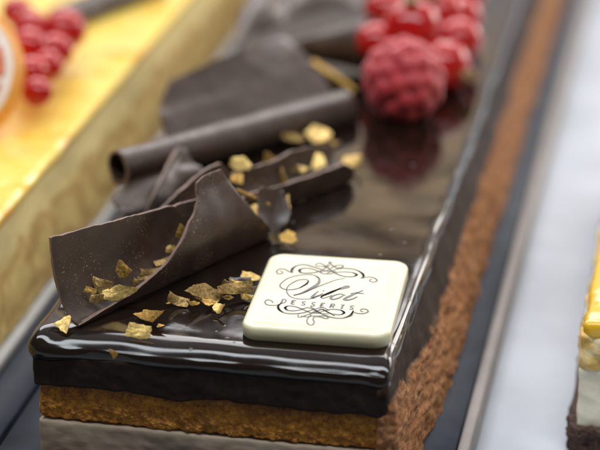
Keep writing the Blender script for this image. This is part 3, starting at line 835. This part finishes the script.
TRI = [(-1, 0.9), (1, 0.5), (0.1, -1)]
KITE = [(-0.2, 1.1), (0.9, 0.1), (0.3, -0.8), (-0.9, -0.5)]
BAR = [(-1, -0.7), (1, -1), (1, 0.8), (-0.9, 1)]
LEAF = [(-1, -0.6), (-0.2, -1), (0.9, -0.5), (1, 0.3), (0.1, 1), (-0.8, 0.5)]
fl = [
    # px, py, z, w, h, label, material, yaw, tilt, roll, shape
    (122, 271, .62, .42, .46, 'kite shaped gold flake leaning on the back wall inside the largest curl', 'gold', 0.4, 1.0, 0, KITE),
    (102, 287, .45, .55, .62, 'bronze triangular flake pointing up left inside the largest curl', 'gold_dark', 0.5, 0.95, 0.3, TRI),
    (120, 292, .38, .80, .42, 'broad pale gold flake resting on the front lip inside the largest curl', 'gold_pale', 0.45, 0.7, -.25, LEAF),
    (90, 291, .50, .27, .17, 'tiny gold flake left of the bronze triangle inside the largest curl', 'gold', 0.2, .8, 0, BAR),
    (97, 299, .36, .30, .22, 'small bronze flake under the bronze triangle inside the largest curl', 'gold_dark', 0.7, .8, 0, BAR),
    (152, 272, .40, .75, .20, 'long thin bronze flake lying along the lip inside the largest curl', 'gold_dark', .75, .9, 0, BAR),
    (134, 283, .36, .22, .22, 'tiny dark flake beside the broad pale flake inside the largest curl', 'gold_dark', .2, .7, 0, KITE),
    (171, 250, .48, .30, .24, 'small bronze flake at the foot of the pointed flap inside the largest curl', 'gold_dark', .9, .9, 0, LEAF),
    (183, 234, .70, .34, .42, 'gold flake half hidden behind the pointed flap in the largest curl', 'gold', .8, 1.0, 0, KITE),
    (63, 323, .14, .42, .46, 'pale gold triangle standing at the front left corner of the cake', 'gold_pale', .3, .75, 0, [(-1, 0), (0.7, 1), (0.9, 0.5), (0.4, -1)]),
    (151, 316, .14, .85, .55, 'large flat gold flake at the front, touching a smaller pale one', 'gold', -.15, .3, 0, [(-1, -.3), (-.7, .9), (1, .2), (.6, -1)]),
    (140, 331, .14, .50, .38, 'pale gold flake right at the front edge of the cake top', 'gold_pale', .1, .8, 0, BAR),
    (114, 354, -.10, .28, .24, 'tiny gold flake stuck on the front rim of the glaze', 'gold', .1, .7, 0, TRI),
    (178, 301, .10, .48, .28, 'bronze flake at the left end of the pile beside the plaque', 'gold_dark', .3, .6, 0, BAR),
    (205, 292, .24, .80, .42, 'largest bronze flake in the pile left of the plaque', 'gold_dark', .5, .55, .1, LEAF),
    (192, 304, .10, .30, .16, 'small slanting gold sliver under the largest bronze flake', 'gold', .8, .5, 0, BAR),
    (209, 303, .10, .34, .22, 'small gold flake between the largest bronze flake and a curled one', 'gold', .4, .4, 0, LEAF),
    (218, 309, .12, .26, .34, 'small curled gold flake standing in front of the pile', 'gold_pale', -.1, .7, 0, BAR),
    (223, 289, .22, .24, .40, 'narrow upright bronze flake in the middle of the pile', 'gold_dark', -.3, .8, 0, BAR),
    (234, 290, .24, .66, .34, 'broad bronze flake leaning towards the plaque', 'gold_dark', .55, .7, .2, BAR),
    (246, 297, .10, .34, .22, 'pale gold flake touching the left edge of the plaque', 'gold_pale', .5, .4, 0, LEAF),
    (250, 276, .12, .42, .28, 'gold flake behind the pile, near the plaque corner', 'gold_pale', .5, .5, 0, LEAF),
    (262, 213, .30, .50, .36, 'pale gold flake inside the right end of the largest curl', 'gold_pale', .2, .7, 0, LEAF),
    (284, 215, .26, .55, .62, 'rounded pale gold flake leaning on the six sided shard', 'gold_pale', -.3, .9, 0, KITE),
    (264, 224, .20, .42, .28, 'pale gold flake under another at the right end of the largest curl', 'gold_pale', .1, .6, 0, BAR),
    (290, 237, .12, .36, .44, 'single gold flake on the glaze behind the plaque corner', 'gold', -.5, .35, 0, LEAF),
    (236, 179, .80, .26, .20, 'small gold flake peeking out behind the tip of the pointed flap', 'gold', .6, .8, 0, BAR),
    (278, 172, .55, .60, .72, 'tall gold flake standing in the low wavy curl', 'gold', 0.1, 1.0, 0, [(-.9, 1), (-.1, .8), (1, -.5), (.4, -.9), (-1, -1)]),
    (242, 164, .95, .40, .26, 'blurred gold flake on the rim of the low wavy curl', 'gold_pale', .2, .7, 0, LEAF),
    (309, 160, .55, .74, .66, 'largest pale gold flake, in the low wavy curl', 'gold_pale', -.5, .8, .2, KITE),
    (322, 135, .25, .58, .42, 'blurred oval pale gold flake behind the low wavy curl', 'gold_pale', -.3, .5, 0, LEAF),
    (354, 162, .16, .52, .32, 'pale gold flake at the right tip of the low wavy curl', 'gold_pale', 0.1, .5, 0, LEAF),
    (293, 168, .55, .36, .20, 'small brownish flake between the two large flakes in the wavy curl', 'gold_dark', -.2, .6, 0, BAR),
    (322, 149, .35, .30, .22, 'small bronze flake behind the largest pale gold flake', 'gold_dark', .2, .6, 0, LEAF),
    (292, 138, .30, .46, .20, 'dim bronze flake under the rolled cigar', 'gold_dark', .2, .5, 0, LEAF),
    (108, 279, .42, .24, .20, 'chip of gold caught above the bronze triangle inside the largest curl', 'gold', .3, .9, 0, TRI),
    (143, 279, .34, .30, .14, 'thin bronze sliver lying under the long flake inside the largest curl', 'gold_dark', .8, .8, 0, BAR),
    (162, 262, .42, .34, .16, 'narrow bronze splinter farther up the lip of the largest curl', 'gold_dark', .8, .8, 0, BAR),
    (197, 298, .18, .36, .26, 'bronze chip under the left side of the largest bronze flake', 'gold_dark', .9, .5, 0, TRI),
    (228, 298, .10, .30, .20, 'small gold chip in front of the upright bronze flake', 'gold', .2, .5, 0, KITE),
    (238, 284, .30, .34, .22, 'small gold chip on top of the dark chocolate splinter', 'gold', .3, .8, 0, TRI),
    (170, 303, .06, .16, .10, 'gold crumb at the far left end of the pile by the plaque', 'gold', .3, .4, 0, KITE),
    (160, 326, .06, .18, .12, 'gold crumb on the glaze just right of the large flat flake', 'gold', .6, .3, 0, KITE),
    (271, 205, .36, .34, .26, 'pale gold chip behind the rounded flake at the six sided shard', 'gold_pale', .2, .9, 0, KITE),
    (301, 170, .50, .30, .20, 'pale gold chip at the foot of the largest pale flake in the wavy curl', 'gold_pale', .2, .7, 0, TRI),
    (333, 143, .20, .30, .18, 'blurred bronze chip right of the oval pale flake', 'gold_dark', .2, .5, 0, TRI),
    (347, 112, .30, .36, .30, 'dusty bronze flake at the right end of the rolled cigar', 'gold_dark', .3, .6, 0, LEAF),
]
for i, (px, py, z, w, h, lb, mt, yw, tl, rl, shp) in enumerate(fl):
    flake(px, py, z, w * (.95 if py > 225 else 1.15), h * (.80 if py > 225 else 1.15), lb, mt, yw - 0.2 + random.Random(i).uniform(-.25, .25), tl + random.Random(i + 50).uniform(-.15, .35), rl + random.Random(i + 90).uniform(-.45, .45), seed=i, shape=shp, th=0.030, bend=random.Random(i + 7).uniform(0.03, .2))
cs_ = tag(flake(240, 283, .25, .55, .24, '', 'curl', .3, .9, 0, seed=77, shape=BAR, th=0.08),
          'thin dark chocolate splinter lying on the pile beside the plaque', 'chocolate splinter', 'dark chocolate splinters')
cs_.name = 'chocolate_splinter'; cs_.pop('group', None)

# ------------------------------------------------------------------ berries
def ico(sub_, rad, c, f=None, sq=(1, 1, 1)):
    bm = bmesh.new(); bmesh.ops.create_icosphere(bm, subdivisions=sub_, radius=1.0)
    V = [];
    for v in bm.verts:
        n = np.array(v.co); n /= np.linalg.norm(n)
        r = rad * (1 + (f(n) if f else 0)); V.append(np.array(c) + n * np.array(sq) * r)
    Fc = [tuple(v.index for v in fc.verts) for fc in bm.faces]
    bm.free(); return V, Fc

rp = []
k_ = 54
for i in range(k_):
    y = 1 - 2 * (i + 0.5) / k_; r = math.sqrt(1 - y * y); a = i * 2.39996
    rp.append((math.cos(a) * r, y, math.sin(a) * r))
rp = np.array(rp)
def drup(n):
    d = np.sort(np.linalg.norm(rp - n, axis=1))[0]
    return 0.17 * math.sqrt(max(0, 1 - (d / 0.285) ** 2)) - 0.08 + 0.03 * fbm(n, 1.2, 2) + 0.012 * fbm(n, 9, 2)
rc_ = onz(398, 124, 0) + np.array([0, 0.75, 0.84])
V, Fc = ico(6, 0.95, rc_, drup, (0.98, 1.0, 1.02))
tag(mesh('raspberry', V, Fc, [M['rasp']], sharp=None), 'large matte pink red raspberry on the glaze in front of the currants', 'raspberry')

CUG = 'red currants heaped behind the raspberry'
def currant(px, py, y, r, label, group, cal=None, seed=0):
    c = ony(px, py, y)
    e = empty('red_currant', c - np.array([0, 0, r]), label, 'red currant', group)
    V, Fc = ico(4, r, c, lambda n: 0.012 * fbm(n + seed, 1.5, 2), (1, 1, 0.97))
    mesh('skin', V, Fc, [M['currant']], e, sharp=None)
    if cal is not None:
        d = np.array(cal, float); d /= np.linalg.norm(d)
        a = np.cross(d, [0.3, 0.2, 0.9]); a /= np.linalg.norm(a); b = np.cross(d, a)
        V, Fc = [], []
        n = 10
        for s_, hgt in ((0.17, -0.06), (0.15, 0.08), (0.19, 0.20), (0.06, 0.16)):
            for k in range(n):
                w = 2 * math.pi * k / n; q = s_ * (1 + (0.35 if k % 2 else -0.1) * (hgt > 0.1))
                V.append(c + d * (r + hgt) + (a * math.cos(w) + b * math.sin(w)) * q)
        for i in range(3):
            for k in range(n):
                Fc.append((i * n + k, i * n + (k + 1) % n, (i + 1) * n + (k + 1) % n, (i + 1) * n + k))
        Fc.append(tuple(3 * n + k for k in range(n))); Fc.append(tuple(range(n))[::-1])
        mesh('calyx', V, Fc, [M['calyx']], e, sharp=None)
    return e
for i, (px, py, y, r, lb, cal) in enumerate([
    (412, 27, 15.6, .62, 'red currant directly behind the raspberry, its brown calyx facing up', (0, -.35, 1)),
    (443, 66, 14.9, .58, 'red currant at the right of the raspberry with a brown calyx on its right', (1, -.6, -.1)),
    (459, 40, 16.4, .50, 'red currant behind the one with a calyx on its right side', None),
    (376, 42, 15.2, .44, 'red currant peeking out at the left behind the raspberry', None),
    (386, 10, 17.2, .48, 'red currant at the back left, above the one peeking out', None),
    (441, 12, 17.4, .50, 'red currant in the middle of the heap with a tiny calyx', (-.3, -.5, .8)),
    (461, 17, 17.6, .46, 'red currant at the far right of the heap, below the topmost', None),
    (464, -4, 19.2, .46, 'red currant at the back right, cut by the top of the photo', None),
    (412, -8, 19.0, .48, 'red currant at the very back of the heap behind the raspberry', None)]):
    currant(px, py, y, r * 1.2, lb, CUG, cal, i)

# ------------------------------------------------------------------ yellow glazed cake (left)
yc = empty('yellow_cake', (-6, 18, -2.7), 'yellow glazed cake with cream and sponge finger layers on a white board at left', 'cake')
def yd(q, n):
    x, y, z = q
    return np.array([0.25 * smooth(-0.2, -2.6, z) if x > -4 else 0, 0, 0]) + n * (0.04 * fbm(q, 1.2, 3))
YY = seg((-2, 16, 0.22), (16, 40, 1.0))
rbox('cream_layers', (-12, -2, -2.6), (-2.42, 40, -0.12), 0.10, [seg((-12, -3, 1.5), (-3, -2.42, 0.08)), YY, seg((-2.6, -0.12, 0.1))], [M['ladyfinger']], yc, yd)
def yg(q, n):
    return np.array([0, 0, 0.05 * fbm(q, 0.8, 3)]) + n * 0.02 * fbm(q, 2, 2)
rbox('glaze', (-12.02, -2.02, -0.3), (-2.36, 40.02, 0.02), 0.14, [seg((-12.02, -3, 0.3), (-3, -2.36, 0.05)), YY[:1] and seg((-2.02, 16, 0.22), (16, 40.02, 1)), seg((-0.3, 0.02, 0.04))], [M['yellow_glaze']], yc, yg)
rbox('cake_board', (-12.2, -2.4, -2.88), (-2.0, 40.3, -2.62), 0.05, [seg((-12.2, -2.0, 1.0)), seg((-2.4, 40.3, 2)), [-2.88, -2.83, -2.67, -2.62]], [M['board']], yc)
YCG = 'red currants heaped on the yellow cake'
for i, (px, py, y, r, lb) in enumerate([
    (64, 30, 14.8, .50, 'blurred pink red currant at the right of the heap on the yellow cake'),
    (31, 28, 14.4, .42, 'blurred red currant in the middle back of the heap on the yellow cake'),
    (17, 12, 15.8, .36, 'blurred red currant at the back left of the heap on the yellow cake'),
    (30, 46, 12.8, .40, 'blurred deep red currant next to the citrus slice rim, second row'),
    (56, 50, 13.4, .38, 'blurred dark red currant under the pink one at right'),
    (47, 66, 12.4, .36, 'blurred small currant in the middle front of the heap on yellow cake'),
    (31, 72, 11.6, .36, 'blurred red currant touching the rim of the citrus slice'),
    (37, 92, 10.9, .33, 'blurred red currant at the front of the heap on the yellow cake')]):
    currant(px, py, y, r * 1.15, lb, YCG, None, 20 + i)
curl(roll('chocolate_curl', ony(58, 22, 17.4), ony(158, -18, 21.2), 0.42, 0.42, 1.3, phase=0.3, seed=30),
     'blurred chocolate roll lying on the yellow cake behind its currants', 'chocolate curl', 'dark chocolate curls on the yellow cake')
# citrus slice, cut at the left frame edge
cz = ony(-44, 76, 10.2)
sl = empty('citrus_slice', cz - np.array([0, 0, 1.3]), 'pale citrus slice with an orange rim standing on the yellow cake at left', 'fruit slice')
nrm = np.array([-0.15, -0.80, 0.55]); nrm /= np.linalg.norm(nrm)
sa = np.cross([0, 0, 1.0], nrm); sa /= np.linalg.norm(sa); sb = np.cross(nrm, sa)
def disc(name, rings, mtl):
    V, Fc = [], []; n = 64
    for r, h in rings:
        for k in range(n):
            w = 2 * math.pi * k / n
            V.append(cz + nrm * h + (sa * math.cos(w) + sb * math.sin(w)) * r * (1 + 0.012 * fbm((math.cos(w), math.sin(w), r), 2, 2)))
    for i in range(len(rings) - 1):
        for k in range(n):
            Fc.append((i * n + k, i * n + (k + 1) % n, (i + 1) * n + (k + 1) % n, (i + 1) * n + k))
    Fc.append(tuple(range(n))[::-1]); Fc.append(tuple((len(rings) - 1) * n + k for k in range(n)))
    return mesh(name, V, Fc, [mtl], sl, sharp=40)
disc('peel', [(1.54, -.36), (1.64, -.30), (1.72, -.08), (1.70, .14), (1.60, .20)], M['peel'])
disc('pith', [(1.57, .15), (1.57, .205), (1.52, .225), (0.9, .225)], M['pith'])
V, Fc = [], []
for s_ in range(9):
    a0, a1 = 2 * math.pi * (s_ + .07) / 9, 2 * math.pi * (s_ + .93) / 9
    pol = [(0.16, (a0 + a1) / 2)] + [(0.98, a0 + (a1 - a0) * k / 6) for k in range(7)]
    o = len(V)
    for hh in (.222, .25):
        for r, w in pol: V.append(cz + nrm * hh + (sa * math.cos(w) + sb * math.sin(w)) * r * 1.42)
    n = len(pol)
    Fc.append(tuple(o + n + k for k in range(n)))
    for k in range(n): Fc.append((o + k, o + (k + 1) % n, o + n + (k + 1) % n, o + n + k))
mesh('flesh', V, Fc, [M['flesh']], sl, sharp=40)

# ------------------------------------------------------------------ cheesecake slice (right)
kx, ky = 10.05, 3.6
kc = empty('cheesecake_slice', (kx + 3, ky + 5, -3.4), 'cheesecake slice with mango jelly, cream layer and dark biscuit base at right', 'cake')
def kd(amp, f):
    return lambda q, n: n * amp * fbm(q, f, 3)
KX = seg((kx, kx + 2, 0.06), (kx + 2, kx + 7, 0.6)); KY = seg((ky, ky + 1, 0.06), (ky + 1, ky + 12, 0.4))
def kz(a, b, s=0.06): return seg((a, b, s))
def off(L, a, b): return [L[0] + a] + [v for v in L[1:-1]] + [L[-1] + b]
rbox('biscuit_base', (kx - .17, ky - .1, -3.395), (kx + 7, ky + 12, -2.82), 0.08, [off(KX, -.17, 0), off(KY, -.1, 0), kz(-3.395, -2.82)], [M['choc_biscuit']], kc, kd(.10, 5))
rbox('cream_layer', (kx, ky, -2.9), (kx + 7, ky + 12, -1.55), 0.06, [KX, KY, kz(-2.9, -1.55)], [M['cheese']], kc, kd(.03, 3))
rbox('fruit_layer', (kx - .02, ky - .03, -1.6), (kx + 7, ky + 12, -.80), 0.10, [off(KX, -.02, 0), off(KY, -.03, 0), kz(-1.6, -.80)], [M['fruit_mix']], kc, kd(.10, 2.2))
rbox('mango_jelly', (kx + .04, ky - .02, -.95), (kx + 7, ky + 12, -.55), 0.14, [off(KX, .04, 0), off(KY, -.02, 0), kz(-.95, -.55, .04)], [M['mango']], kc, kd(.05, 1.4))
